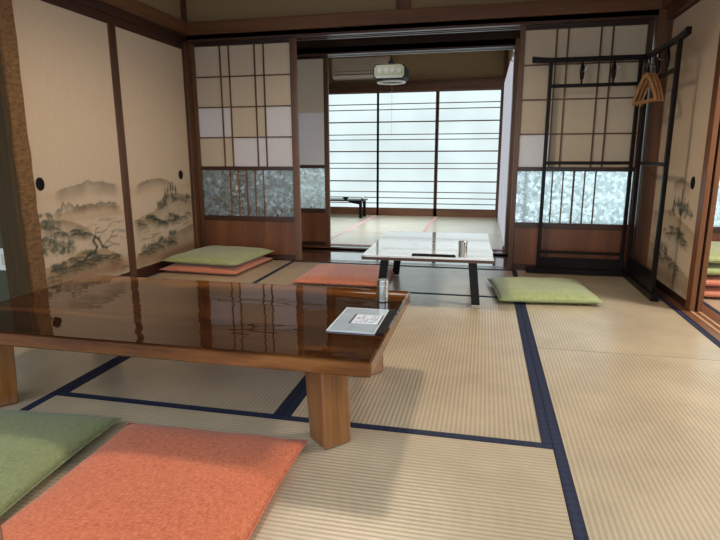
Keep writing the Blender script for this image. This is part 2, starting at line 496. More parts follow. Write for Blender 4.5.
# sills
trim(box(0.0, 3.64, 0.0, 0.035, -0.045, 0.004).box(0.0, 3.64, 0.05, 0.075, -0.045, 0.004).box(0.0, 3.64, 0.09, 0.12, -0.045, 0.004).box(0.0, 3.64, 0.0, 0.12, -0.045, -0.002), M['sill'], 'glossy grooved sill between the mats and the corridor')
trim(box(-0.06, 0.0, -1.76, 0.0, -0.045, 0.03), M['dwood_y'], 'dark sill under the painted doors on the left')
sl = build('trim_%d' % (trim.n + 1), box(3.60, 3.78, -3.7, 0.0, -0.045, 0.004), M['silly'], label='brown grooved sill of the side opening on the right', cat='trim', **S)
build('track_strip', box(3.645, 3.660, -3.7, 0.0, 0.004, 0.007), M['track'], sl)
build('track_strip', box(3.685, 3.700, -3.7, 0.0, 0.004, 0.007), M['track'], sl)
trim.n += 1
trim(box(-0.9, 2.70, 0.68, 0.73, -0.04, 0.017).box(-0.9, 2.70, 0.755, 0.770, -0.04, 0.017).box(-0.9, 2.70, 0.81, 0.84, -0.04, 0.017).box(-0.9, 2.70, 0.68, 0.84, -0.04, 0.005), M['sill'], 'raised sill at the threshold of the far room')
trim(box(-0.9, 2.70, 0.70, 0.74, 1.79, 1.85).box(-0.9, 2.70, 0.76, 0.78, 1.79, 1.85).box(-0.9, 2.70, 0.815, 0.85, 1.79, 1.85).box(-0.9, 2.70, 0.70, 0.85, 1.805, 1.85), M['dwood_x'], 'dark grooved lintel over the far room opening')
trim(box(2.662, 2.72, 0.69, 0.85, 0.0, 1.85), M['wood_z'], 'brown jamb on the right of the far room opening', bevel=0.003)
trim(box(-0.9, 2.70, 3.53, 3.62, 1.765, 1.80).box(-0.9, 2.70, 3.54, 3.62, 1.80, 1.90), M['wood_x'], 'brown lintel above the wide daylit window', bevel=0.003)
trim(box(0.98, 1.07, 3.60, 3.62, 1.90, 2.5), M['wood_z'], 'brown strut in the plaster right of the air conditioner')
trim(box(2.645, 2.72, 3.545, 3.63, 0.019, 2.5), M['wood_z'], 'brown corner post right of the wide window')
build('baseboard_right', box(2.650, 2.70, 0.85, 3.54, 0.019, 0.05), M['sill'], label='pale sill under the bright right panels of the far room', cat='trim', **S)

# ------------------------------------------------------------------ tatami mats
def mat_proto(name, L, surf, bord, bw=0.033):
    r = empty(name)
    build('rush_surface', box(-L / 2 + .002, L / 2 - .002, -0.45 + bw, 0.45 - bw, -0.042, 0.0), surf, r)
    for s in (-1, 1):
        a, b = sorted((s * (0.45 - bw), s * 0.4495))
        build('cloth_border', box(-L / 2 + .001, L / 2 - .001, a, b, -0.042, 0.0012), bord, r)
    return r

mats = [  # x0, x1, y0, y1 and label
    (0, .9, -1.8, 0, 'straw mat along the painted doors carrying the stacked pair of cushions'),
    (0, .9, -3.6, -1.8, 'straw mat under the left leg of the long wooden table'),
    (.9, 2.7, -.9, 0, 'crosswise straw mat at the corridor sill under the marble table'),
    (.9, 1.8, -2.7, -.9, 'lengthwise straw mat running beneath the middle of the long wooden table'),
    (1.8, 2.7, -2.7, -.9, 'lengthwise straw mat open to the right of the long wooden table'),
    (.9, 2.7, -3.6, -2.7, 'crosswise straw mat in front under the near orange cushion'),
    (2.7, 3.6, -1.8, 0, 'straw mat in front of the black coat rack'),
    (2.7, 3.6, -3.6, -1.8, 'straw mat at the lower right along the side opening'),
]
proto = mat_proto('tatami_mat', 1.8, M['tatami'], M['navy'])
first = True
def lay(p, x0, x1, y0, y1, z, label, group, first):
    o = p if first else copy_tree(p)
    o.location = ((x0 + x1) / 2, (y0 + y1) / 2, z)
    o.rotation_euler = (0, 0, 0 if x1 - x0 > y1 - y0 else PI / 2)
    props(o, label, 'straw mat', group)
    return o
for i, (x0, x1, y0, y1, lb) in enumerate(mats):
    lay(proto, x0, x1, y0, y1, 0, lb, 'straw mats of the front room', i == 0)
for y0, y1, lb in ((-1.8, 0, 'straw mat of the side room under the stack of four cushions'), (-3.6, -1.8, 'straw mat of the side room nearer than the cushion stack')):
    lay(proto, 3.78, 4.68, y0, y1, 0, lb, 'straw mats of the side room', False)
p2 = mat_proto('tatami_mat', 1.8, M['tatami_pale'], M['pink'], 0.02)
mats2 = [
    (.9, 2.7, .84, 1.74, 'pink edged straw mat crosswise just inside the far room'),
    (0, .9, .84, 2.64, 'pink edged straw mat at the left behind the far lattice door'),
    (0, .9, 2.64, 3.55, 'half length pink edged straw mat under the small black table'),
    (.9, 1.8, 1.74, 3.54, 'middle pink edged straw mat running up to the daylit window'),
    (1.8, 2.7, 1.74, 3.54, 'pink edged straw mat at the right before the daylit window'),
]
for i, (x0, x1, y0, y1, lb) in enumerate(mats2):
    o = lay(p2, x0, x1, y0, y1, 0.019, lb, 'pink edged mats of the far room', i == 0)
    if y0 == 2.64:
        o.scale = (0.5, 1, 1); o.rotation_euler = (0, 0, PI / 2)

# ------------------------------------------------------------------ lattice sliding doors (shoji)
ZR = [1.53, 1.287, 1.04]
def shoji(name, loc, rz, w, lstile, rstile, label, patches=(), lit=True, back=False):
    """local x along the door from 0..w, local -y faces the viewer"""
    r = empty(name, loc, rz, label=label, cat='sliding door', kind='structure')
    T = 0.028
    x0, x1 = lstile, w - rstile
    for a, b in ((0, x0), (x1, w)):
        build('stile', box(a, b, 0, T, 0.006, 1.815), M['wood_z'], r, bevel=0.002)
    for a, b in ((1.77, 1.815), (0.768, 0.80), (0.338, 0.378), (0.006, 0.05)):
        build('rail', box(x0, x1, 0, T, a, b), M['dwood_x'], r, bevel=0.002)
    g = (x1 - x0)
    pair = 0.078
    cw = (g - 2 * pair) / 3
    vx = [x0 + cw, x0 + cw + pair, x0 + 2 * cw + pair, x0 + 2 * cw + 2 * pair]
    k = MB()
    ky = (0.004, 0.013) if not back else (0.0055, 0.018)
    for x in vx:
        k.box(x - .0055, x + .0055, ky[0], ky[1], 0.80, 1.77)
    for z in ZR:
        k.box(x0, x1, ky[0] + .001, ky[1] + .0005, z - .005, z + .005)
    build('lattice', k, M['wood_z'], r)
    py = (0.0135, 0.015) if not back else (0.004, 0.0054)
    tan, wh = MB(), MB()
    xs = [x0] + vx + [x1]
    zs = [1.77] + ZR + [0.80]
    for i in range(4):
        for j in range(5):
            (wh if (i, j) in patches else tan).box(xs[j], xs[j + 1], py[0], py[1], zs[i + 1], zs[i])
    build('aged_paper', tan, M['paper_tan'], r)
    if patches:
        build('fresh_paper', wh, M['paper_white'], r, label='whiter patched panes')
    cx = (x0 + x1) / 2
    build('glass_pane', box(x0, x1, 0.014, 0.018, 0.378, 0.768), M['glass'], r)
    for dx, hw in ((-.152, .005), (-.076, .005), (0, .007), (.076, .005), (.152, .005)):
        build('glazing_bar', box(cx + dx - hw, cx + dx + hw, 0.003, 0.013, 0.378, 0.768), M['rwood_z'] if lit else M['wood_z'], r)  # paler bars where lit, darker where backlit: the light is in the colour
    third = g / 3
    for q in range(3):
        build('board', box(x0 + q * third + .0005, x0 + (q + 1) * third - .0005, 0.010, 0.018, 0.05, 0.338), M['panel'], r)
    return r
shoji('door_1', (0.022, 0.004, 0), 0, 0.928, 0.038, 0.055, 'lattice sliding door on the left with two cushions piled before it',
      {(2, 0), (2, 1), (2, 4), (3, 2), (3, 3), (3, 4)})
shoji('door_2', (2.665, 0.004, 0), 0, 0.89, 0.036, 0.04, 'lattice sliding door on the right behind the black coat rack',
      {(3, 0)}, lit=False)
shoji('door_3', (0.075, 0.775, 0.0), 0, 0.915, 0.04, 0.045, 'lattice sliding door half hidden across the corridor', {(2, j) for j in range(5)} | {(3, j) for j in range(5)}, lit=False, back=True)
shoji('door_4', (4.0, 0.004, 0), 0, 0.90, 0.04, 0.04, 'lattice sliding door in the side room behind the stack of four cushions', lit=False)
shoji('door_5', (4.9, 0.004, 0), 0, 0.84, 0.04, 0.04, 'second lattice sliding door of the side room further right', lit=False)

# ------------------------------------------------------------------ painted sliding doors (fusuma)
BASE = np.array(lin(200, 178, 152)[:3])
def srgb(*c):
    return np.array(lin(*c)[:3])
class Painter:
    """ink wash painted on paper, sampled on a grid of the panel (u along the wall, z up)"""
    def __init__(s, u0, u1, z0, z1, step=0.0065):
        s.nu = int((u1 - u0) / step); s.nz = int((z1 - z0) / step)
        s.u, s.z = np.meshgrid(np.linspace(u0, u1, s.nu), np.linspace(z0, z1, s.nz))
        s.c = np.tile(BASE, (s.nz, s.nu, 1))
        s.q = s.noise(16)
    def noise(s, cells):
        g = rng.random((cells * 2 + 2, cells * 2 + 2))
        a = (s.u - s.u.min()) / (np.ptp(s.u)) * cells; b = (s.z - s.z.min()) / (np.ptp(s.z)) * cells * 2
        i, j = a.astype(int), b.astype(int); fa, fb = a - i, b - j
        return (g[j, i] * (1 - fa) * (1 - fb) + g[j, i + 1] * fa * (1 - fb) + g[j + 1, i] * (1 - fa) * fb + g[j + 1, i + 1] * fa * fb)
    def blend(s, a, col):
        a = np.clip(a, 0, 1)[..., None]
        s.c = s.c * (1 - a) + np.array(col) * a
    def ridge(s, pts, fade, col, k=0.8, jag=0.004):
        p = sorted(pts)
        top = np.interp(s.u, [q[0] for q in p], [q[1] for q in p]) + (s.noise(40) - .5) * jag * 2
        inside = (s.u > p[0][0]) & (s.u < p[-1][0]) & (s.z < top)
        e = np.clip(np.minimum(s.u - p[0][0], p[-1][0] - s.u) / min(0.05, 0.22 * (p[-1][0] - p[0][0])), 0, 1)
        a = np.where(inside, np.clip(1 - (top - s.z) / fade, 0, 1), 0) * e * k * (0.7 + 0.5 * s.q)
        s.blend(a, col)
    def blob(s, u, z, ru, rz, col, k=0.7, grain=28):
        d = ((s.u - u) / ru) ** 2 + ((s.z - z) / rz) ** 2
        n = s.noise(grain)
        s.blend(np.clip(1.5 - d * 1.3, 0, 1) * np.clip((n - 0.28) * 2.2, 0, 1) * k, col)
    def line(s, pts, w, col, k=0.85):
        for (a, b), (c, d) in zip(pts, pts[1:]):
            L = math.hypot(c - a, d - b) + 1e-9
            t_ = np.clip(((s.u - a) * (c - a) + (s.z - b) * (d - b)) / L ** 2, 0, 1)
            dist = np.hypot(s.u - a - t_ * (c - a), s.z - b - t_ * (d - b))
            s.blend(np.clip(1.4 - dist / w, 0, 1) * k, col)
    def band(s, zc, h, col, k):
        s.blend(np.exp(-((s.z - zc) / h) ** 2) * k * (0.6 + 0.8 * s.noise(5)), col)
    def mesh(s, name, place):
        me = bpy.data.meshes.new(name)
        v = [place(u, z) for u, z in zip(s.u.ravel(), s.z.ravel())]
        nu, nz = s.nu, s.nz
        f = [(j * nu + i, j * nu + i + 1, (j + 1) * nu + i + 1, (j + 1) * nu + i) for j in range(nz - 1) for i in range(nu - 1)]
        me.from_pydata(v, [], f)
        at = me.color_attributes.new('ink', 'FLOAT_COLOR', 'POINT')
        buf = np.ones((nu * nz, 4), np.float32)
        buf[:, :3] = s.c.reshape(-1, 3)
        at.data.foreach_set('color', buf.ravel())
        me.materials.append(M['ink'])
        return me

INK = srgb(58, 60, 52); INK2 = srgb(98, 98, 82); WASH = srgb(140, 104, 74); GREY = srgb(118, 112, 98); LEAF = srgb(88, 96, 84)
def ripples(P, u0, u1, z0, z1, n):
    for _ in range(n):
        u = random.uniform(u0, u1); z = random.uniform(z0, z1); L = random.uniform(.03, .12)
        P.line([(u, z), (u + L * .5, z + random.uniform(0, .012)), (u + L, z + random.uniform(-.004, .01))], 0.0035, GREY, 0.5)
def rocks(P, pts, n, size, k=1.0):
    """overlapping little crags with an inked crest, laid from the back to the front"""
    for i in range(n):
        f = (i + random.random()) / n
        q = random.uniform(0, len(pts) - 1.001); j = int(q); t_ = q - j
        u = pts[j][0] * (1 - t_) + pts[j + 1][0] * t_
        z = pts[j][1] * (1 - t_) + pts[j + 1][1] * t_ - f * size
        w_ = random.uniform(.04, .10); h = random.uniform(.012, .035)
        cr = [(u - w_, z - h * .8), (u - w_ * .5, z - h * .15), (u - w_ * .1, z), (u + w_ * .3, z - h * .2), (u + w_ * .7, z - h * .65), (u + w_, z - h)]
        P.ridge(cr, .045, random.choice((INK2, srgb(122, 114, 88), srgb(146, 128, 98))), .65 * k)
        P.line(cr[1:5], .0048, INK, .8 * k)
        if random.random() < .6:
            P.line([(u, z - .004), (u - w_ * .2, z - h * .9), (u - w_ * .25, z - h * 1.4)], .004, INK, .5 * k)
def grove(P, u, z, a, b, n=7, k=1.0):
    for i in range(n):
        P.blob(u + random.uniform(-a, a), z + random.uniform(-b, b), random.uniform(.02, .04), random.uniform(.014, .024), random.choice((LEAF, srgb(82, 88, 70), INK2)), .8 * k, 46)
    for i in range(n * 2):
        uu = u + random.uniform(-a, a) * 1.1; z2 = z + random.uniform(-b, b)
        P.line([(uu, z2), (uu + random.uniform(-.012, .012), z2 - .01)], .004, INK, .55 * k)
def pine(P, u, z, h, k=1.0):
    P.line([(u, z), (u, z + h)], .006, INK, .7 * k)
    for i in range(7):
        f = i / 7; hw = .006 + .024 * f
        P.blob(u, z + h * (1 - f * .9), hw, .011, srgb(84, 90, 72), .85 * k, 46)
def paint_left(P):
    P.band(.655, .03, srgb(186, 156, 120), .30)
    P.ridge([(-1.62, .66), (-1.60, .69), (-1.528, .703), (-1.452, .712), (-1.383, .723), (-1.327, .745), (-1.273, .727), (-1.187, .722), (-1.122, .712), (-1.054, .70), (-1.03, .66)], .10, srgb(126, 116, 98), .85)
    P.ridge([(-1.66, .545), (-1.4, .575), (-1.2, .57), (-1.02, .55)], .07, srgb(160, 126, 90), .75)
    P.ridge([(-1.66, .56), (-1.581, .588), (-1.559, .618), (-1.536, .596), (-1.506, .612), (-1.472, .59), (-1.414, .588), (-1.353, .598), (-1.272, .585), (-1.185, .592), (-1.096, .578), (-1.04, .56)], .065, srgb(104, 98, 82), .85, .012)
    P.band(.505, .018, srgb(170, 138, 102), .35)
    ripples(P, -1.5, -1.0, .31, .48, 30)
    P.ridge([(-1.83, .52), (-1.60, .515), (-1.487, .492), (-1.40, .45), (-1.33, .42)], .10, srgb(138, 118, 90), .8)
    rocks(P, [(-1.66, .48), (-1.5, .455), (-1.38, .425)], 9, .04)
    grove(P, -1.71, .525, .06, .04, 9); grove(P, -1.66, .49, .06, .02, 5)
    P.ridge([(-1.83, .40), (-1.7, .42), (-1.55, .37), (-1.47, .33)], .12, srgb(128, 118, 90), .7)
    grove(P, -1.66, .40, .09, .035, 12); grove(P, -1.58, .345, .08, .03, 11); grove(P, -1.72, .36, .05, .03, 6)
    P.ridge([(-1.83, .25), (-1.65, .25), (-1.519, .285), (-1.417, .308), (-1.252, .288), (-1.031, .20)], .20, srgb(150, 126, 92), .8)
    rocks(P, [(-1.70, .24), (-1.60, .26), (-1.519, .28), (-1.417, .295), (-1.252, .275), (-1.04, .195)], 30, .075)
    grove(P, -1.64, .235, .05, .03, 10); grove(P, -1.34, .27, .05, .012, 5)
    rocks(P, [(-1.55, .235), (-1.42, .25), (-1.25, .25), (-1.06, .18)], 18, .05)
    P.line([(-1.45, .225), (-1.393, .265), (-1.33, .273), (-1.303, .308), (-1.333, .349), (-1.314, .375), (-1.281, .356), (-1.25, .299), (-1.208, .284)], .010, INK, .9)
    for b in ([(-1.314, .375), (-1.296, .424), (-1.27, .43)], [(-1.296, .40), (-1.236, .394), (-1.19, .41)], [(-1.25, .30), (-1.16, .35), (-1.09, .35)], [(-1.22, .29), (-1.13, .30), (-1.08, .285)], [(-1.16, .35), (-1.13, .39)], [(-1.314, .375), (-1.36, .41)], [(-1.2, .33), (-1.15, .31)]):
        P.line(b, .0042, INK, .7)
    P.band(.14, .055, WASH, .75)
def paint_right(P):
    P.band(.635, .03, srgb(184, 154, 118), .35)
    P.ridge([(-.85, .66), (-.835, .68), (-.722, .71), (-.608, .722), (-.518, .722), (-.429, .70), (-.36, .67)], .085, srgb(128, 116, 96), .85)
    P.ridge([(-.9, .40), (-.812, .45), (-.642, .475), (-.509, .55), (-.371, .60), (-.25, .58), (-.12, .555), (-.02, .545)], .22, srgb(150, 130, 98), .75)
    ripples(P, -.9, -.1, .27, .37, 30)
    rocks(P, [(-.84, .43), (-.7, .455), (-.6, .445)], 12, .045)
    rocks(P, [(-.55, .40), (-.42, .43), (-.3, .42), (-.12, .45)], 14, .05)
    grove(P, -.52, .51, .06, .03, 9); grove(P, -.43, .555, .07, .035, 12); grove(P, -.31, .56, .06, .03, 9); grove(P, -.17, .54, .08, .03, 9); grove(P, -.40, .42, .09, .02, 7)
    for u, z in ((-.39, .60), (-.36, .61), (-.32, .575), (-.47, .56), (-.43, .575)):
        pine(P, u, z, .075)
    P.ridge([(-.9, .17), (-.80, .20), (-.733, .235), (-.553, .245), (-.389, .272), (-.214, .295), (-.05, .32)], .18, srgb(146, 124, 92), .8)
    rocks(P, [(-.86, .17), (-.733, .225), (-.553, .235), (-.389, .26)], 20, .06)
    grove(P, -.76, .20, .06, .03, 9); grove(P, -.60, .24, .08, .02, 9); grove(P, -.42, .27, .05, .02, 6)
    P.band(.115, .055, WASH, .75)
def paint_side(P):
    P.ridge([(-.46, .70), (-.50, .715), (-.55, .735), (-.62, .74), (-.70, .73), (-.78, .71)], .09, srgb(134, 112, 86), .8)
    P.ridge([(-.10, .50), (-.30, .52), (-.45, .54), (-.65, .50), (-.80, .47), (-.94, .44)], .16, srgb(150, 124, 90), .65)
    for u, z, h in ((-.645, .545, .13), (-.52, .55, .085), (-.59, .56, .07), (-.70, .54, .09), (-.76, .55, .06)):
        pine(P, u, z, h)
    grove(P, -.64, .57, .14, .035, 20); grove(P, -.74, .55, .10, .03, 11); grove(P, -.50, .53, .06, .02, 6)
    rocks(P, [(-.36, .40), (-.50, .44), (-.62, .455), (-.74, .42), (-.80, .38)], 18, .05)
    grove(P, -.62, .42, .10, .025, 10)
    ripples(P, -.9, -.15, .28, .37, 24)
    P.ridge([(-.06, .27), (-.25, .29), (-.45, .265), (-.6, .24), (-.94, .17)], .18, srgb(146, 122, 90), .75)
    rocks(P, [(-.2, .28), (-.40, .265), (-.6, .235), (-.8, .19)], 16, .06)
    grove(P, -.40, .27, .09, .02, 10)
    P.band(.11, .05, WASH, .6)

def fusuma(name, axis_x, y0, y1, front, label, paint, pull, zt, frame):
    """door lying in a plane x = const between y0<y1, seen from `front` (+1: from +x, -1: from -x)"""
    r = empty(name, (axis_x, 0, 0), label=label, cat='sliding door', kind='structure')
    d = -front
    fw_ = 0.022 if frame == 'slim' else 0.05
    def b(a0, a1, ya, yb, za, zb):
        lo, hi = sorted((a0 * d, a1 * d))
        return box(lo, hi, ya, yb, za, zb)
    for ya, yb in ((y0, y0 + (0.075 if frame != 'slim' else 0.05)), (y1 - 0.03, y1)):
        build('stile', b(0.0, 0.026, ya, yb, 0.006, zt), M['rwood_z'] if frame != 'slim' else M['wood_z'], r, bevel=0.002)
    lo = 0.03 if frame == 'slim' else 0.006
    build('rail', b(0.001, 0.025, y0 + .05, y1 - .03, lo, lo + 0.045), M['dwood_y'], r)
    build('rail', b(0.001, 0.025, y0 + .05, y1 - .03, zt - 0.02, zt), M['dwood_y'], r)
    build('core', b(0.006, 0.020, y0 + .05, y1 - .03, lo + .04, zt - .02), M['plaster'], r)
    if paint:
        P = Painter(y0 + .049, y1 - .029, lo + .044, zt - .019, 0.0075)
        paint(P)
        me = P.mesh('painted_paper', lambda u, z: (0.0045 * d, u, z))
        o = bpy.data.objects.new('painted_paper', me); COL.objects.link(o); o.parent = r
    if pull:
        y, z = pull
        ring = MB().lathe([(0.030, 0), (0.030, 0.004), (0.024, 0.006), (0.022, 0.001), (0.004, 0.0005)], 24)
        o = build('door_pull', ring, M['black'], r, smooth=False)
        o.location = (0.0045 * d, y, z)
        o.rotation_euler = (0, PI / 2 * front, 0)
        o.scale = (1.25, 1, 1)
    return r
fusuma('door_6', 0.0, -0.965, -0.05, 1, 'left sliding door painted with pines on an island, next to the corner post', paint_right, (-0.225, 0.735), 1.76, 'slim')
fusuma('door_7', -0.0, -1.83, -0.965, 1, 'left sliding door painted with mountains and a crooked tree, beside the golden post', paint_left, (-1.715, 0.735), 1.76, 'slim')
fusuma('door_8', 3.64, -1.0, -0.06, -1, 'right sliding door painted with a tall pine, behind the coat rack', paint_side, (-0.80, 0.727), 1.79, 'wide')
fusuma('door_9', 3.68, -1.0, -0.06, -1, 'sliding door tucked behind the painted right door with only its edge showing', None, None, 1.79, 'wide')

# ------------------------------------------------------------------ windows
w1 = empty('window_1', (0, 3.56, 0), label='wide daylit window with thin crosswise bars at the end of the far room', cat='window', kind='structure')
def sash(x0, x1):
    k = MB()
    k.box(x0, x0 + .03, 0, .03, .019, 1.77).box(x1 - .03, x1, 0, .03, .019, 1.77).box(x0, x1, 0.001, .03, 1.752, 1.772)
    build('sash_frame', k, M['wood_z'], w1)
    build('bottom_rail', box(x0, x1, -0.002, .03, .019, .132), M['rwood_x'], w1)
    k = MB()
    for z in (1.602, 1.525, 1.356, 1.181, 1.109, .944, .775, .701, .519, .364, .279, .199):
        h = .0085 if z in (1.356, .944, .519) else .006
        k.box(x0 + .03, x1 - .03, .008, .018, z - h, z + h)
    build('crossbars', k, M['wood_x'], w1)
    build('pane', box(x0 + .03, x1 - .03, .020, .024, .13, 1.755), M['winpane'], w1)
sash(-0.85, 0.03); sash(0.0, 0.945); sash(0.915, 1.80); sash(1.752, 2.655)
w2 = empty('window_2', (2.672, 0, 0), label='bright white panels along the right wall of the far room', cat='window', kind='structure')
for a, b in ((.86, 1.76), (1.76, 2.66), (2.66, 3.54)):
    build('sash_frame', box(-.0085, .01, a, a + .02, .05, 1.83).box(-.0085, .01, b - .02, b, .05, 1.83), M['whiteplastic'], w2)
    build('pane', box(-.008, .0, a + .02, b - .02, .05, 1.83), M['sidepane'], w2)
w3 = empty('window_3', (0, 0.72, 0), label='daylit corridor window behind the right lattice doors', cat='window', kind='structure')
for a, b in ((2.80, 3.75), (3.75, 4.70), (4.70, 5.65)):
    build('sash_frame', box(a, a + .03, 0, .03, .3, 1.85).box(b - .03, b, 0, .03, .3, 1.85).box(a, b, 0, .03, .26, .30).box(a, b, 0, .03, 1.82, 1.85), M['wood_z'], w3)
    build('pane', box(a + .03, b - .03, .012, .016, .30, 1.82), M['outpane'], w3)
w4 = empty('fill_window', (5.73, 0, 0), label='unseen window added for fill light on the far side of the right side room', cat='window', kind='structure')  # unseen, added to throw fill light under the long table
for a, b in ((-2.9, -1.95), (-1.95, -1.0)):
    build('sash_frame', box(-.03, 0, a, a + .03, .25, 1.85).box(-.03, 0, b - .03, b, .25, 1.85).box(-.03, 0, a, b, .22, .25).box(-.03, 0, a, b, 1.82, 1.85), M['wood_z'], w4)
    build('pane', box(-.016, -.012, a + .03, b - .03, .25, 1.82), M['fillpane'], w4)
build('wall_back', box(2.70, 5.8, .70, .78, 0.0, .26).box(2.70, 5.8, .70, .78, 1.85, 2.6), M['plaster'], label='plaster around the corridor window', cat='wall', **S)

# ------------------------------------------------------------------ long wooden table
TB = empty('low_table', (1.383, -2.54, 0), label='long low dark varnished wooden table with thick square legs', cat='table')
build('tabletop', box(-.785, .785, -.41, .42, .275, .325), M['top'], TB, bevel=0.006).modifiers['bevel'].segments = 1
def big_leg(sx, sy):
    cx, cy = sx * .617, sy * .288
    def sq(c, h, z):
        a = PI / 4 * 1.06
        return [(c[0] + h * math.cos(a + q * PI / 2 + PI / 4) * 1.414, c[1] + h * math.sin(a + q * PI / 2 + PI / 4) * 1.414, z) for q in range(4)]
    return MB().hexa(sq((cx + sx * .012, cy), .050, 0.001), sq((cx, cy), .052, .2745))
for sx in (1, -1):
    for sy in (-1, 1):
        build('leg', big_leg(sx, sy), M['leg_z'], TB, bevel=0.010)

# ------------------------------------------------------------------ marble topped table
MT = empty('low_table', (2.134, -.745, 0), .026, label='square low table with glossy white marble pattern top and black splayed legs', cat='table')
build('tabletop', box(-.3815, .3815, -.520, .520, .303, .315), M['marble'], MT, bevel=0.003)
build('edge_band', box(-.3805, .3805, -.519, .519, .287, .3027), M['wood_x'], MT, label='brown edge under the white top')
for sx in (-1, 1):
    for sy in (-1, 1):
        t0 = (sx * .262, sy * .355); b0 = (sx * .292, sy * .378)
        q = lambda c, z, a=.025, b=.020: [(c[0] - a, c[1] - b, z), (c[0] + a, c[1] - b, z), (c[0] + a, c[1] + b, z), (c[0] - a, c[1] + b, z)]
        lg = build('leg', MB().hexa(q(b0, .008), q(t0, .2868)), M['lacquer'], MT, bevel=0.002)
        build('foot_pad', MB().hexa(q(b0, .0013), q(b0, .008)), M['cream'], lg)

# ------------------------------------------------------------------ floor cushions (zabuton)
def cushion_bm(w, d, h, seed, sag=0.0):
    r = random.Random(seed)
    n = 26
    ph = [r.uniform(0, 6.28) for _ in range(6)]
    bm = bmesh.new()
    top, bot = {}, {}
    for i in range(n + 1):
        for j in range(n + 1):
            u = -1 + 2 * i / n; v = -1 + 2 * j / n
            u = math.copysign(abs(u) ** 0.85, u); v = math.copysign(abs(v) ** 0.85, v)
            x = w / 2 * u * (1 - .035 * (1 - v * v) * abs(u) ** 3) 
            y = d / 2 * v * (1 - .035 * (1 - u * u) * abs(v) ** 3)
            f = max(0.0, (1 - u ** 4) * (1 - v ** 4)) ** .5
            wr = .0025 * math.sin(9 * u + ph[0] + 3 * v) * abs(v) ** 2 + .0025 * math.sin(9 * v + ph[1] - 2 * u) * abs(u) ** 2
            seam = h * .40
            zt = seam + (h - seam) * f * (1 - .10 * sag * math.exp(-2 * (u * u + v * v))) + wr * f
            zb = seam * (1 - f ** .8)
            top[i, j] = bm.verts.new((x, y, zt + .0005))
            if 0 < i < n and 0 < j < n:
                bot[i, j] = bm.verts.new((x, y, zb))
            else:
                bot[i, j] = top[i, j]
    for i in range(n):
        for j in range(n):
            bm.faces.new((top[i, j], top[i + 1, j], top[i + 1, j + 1], top[i, j + 1]))
            q = []
            for p in (bot[i, j], bot[i, j + 1], bot[i + 1, j + 1], bot[i + 1, j]):
                if p not in q:
                    q.append(p)
            if len(set(q)) >= 3 and set(q) != {top[i, j], top[i + 1, j], top[i + 1, j + 1], top[i, j + 1]}:
                try:
                    bm.faces.new(q)
                except ValueError:
                    pass
    return bm
def cushion(loc, rz, w, d, h, mat, label, seed, group=None, sag=0.5):
    r = empty('floor_cushion', loc, rz, label=label, cat='cushion', group=group)
    build('cover', cushion_bm(w, d, h, seed, sag), M[mat], r, smooth=True)
    s = MB(); pts = []
    n = 40
    for k in range(4 * n):
        q, t_ = divmod(k, n); t_ = -1 + 2 * t_ / n
        u, v = ((t_, -1), (1, t_), (-t_, 1), (-1, -t_))[q]
        pts.append((w / 2 * u * (1 - .035 * (1 - v * v) * abs(u) ** 3), d / 2 * v * (1 - .035 * (1 - u * u) * abs(v) ** 3), h * .40))
    pts.append(pts[0])
    s.tube(pts, .0022, 6)
    build('seam_piping', s, M[mat], r, smooth=True)
    return r
Z0 = 0.0014
cushion((1.660, -3.21, Z0), .03, .61, .62, .062, 'orange', 'large woven orange floor cushion in the foreground beside the table leg', 1)
cushion((1.01, -3.225, Z0), .08, .63, .62, .066, 'green', 'dull olive green floor cushion cut off at the lower left corner', 2)
cushion((2.845, -.745, Z0), .12, .615, .58, .070, 'sgreen', 'plump light green satin cushion alone on the mat by the coat rack', 3)
cushion((1.50, -.535, Z0), .0, .66, .64, .058, 'sorange', 'orange satin cushion half under the left side of the marble table', 4)
cushion((.37, -.365, Z0), -.05, .66, .66, .062, 'sorange', 'lower orange cushion of the pair at the left lattice door', 5, 'pair of cushions stacked at the left lattice door')
cushion((.38, -.345, Z0 + .060), -.08, .65, .65, .075, 'sgreen', 'upper green cushion of the pair at the left lattice door', 6, 'pair of cushions stacked at the left lattice door')
zz = Z0
for i, (m, h, lb) in enumerate((('sorange', .075, 'bottom orange cushion of the tall stack in the side room'), ('sorange', .075, 'upper of the two orange cushions in the side room stack'), ('sgreen', .078, 'lower of the two green cushions in the side room stack'), ('sgreen', .082, 'topmost green cushion of the stack in the side room'))):
    cushion((4.035 + .01 * (i % 2), -.36, zz), .01 * i, .64, .64, h, m, lb, 20 + i, 'cushions stacked in the side room', .2)
    zz += h - .004

# ------------------------------------------------------------------ small things on the tables
def shaker(loc, R, H, label):
    r = empty('toothpick_shaker', loc, label=label, cat='shaker')
    build('body', MB().lathe([(R * .93, 0), (R, .003), (R, H * .74), (R * .97, H * .76)], 28), M['steel'], r, smooth=False)
    build('lid', MB().lathe([(R * .96, H * .765), (R * 1.04, H * .775), (R * 1.04, H * .955), (R * .95, H), (R * .3, H * 1.0)], 28), M['steel'], r)
    return r
shaker((2.085, -2.31, .3252), .0225, .088, 'steel toothpick shaker standing on the long wooden table')
shaker((2.352, -1.225, .3152), .0245, .095, 'steel toothpick shaker standing on the white marble table')

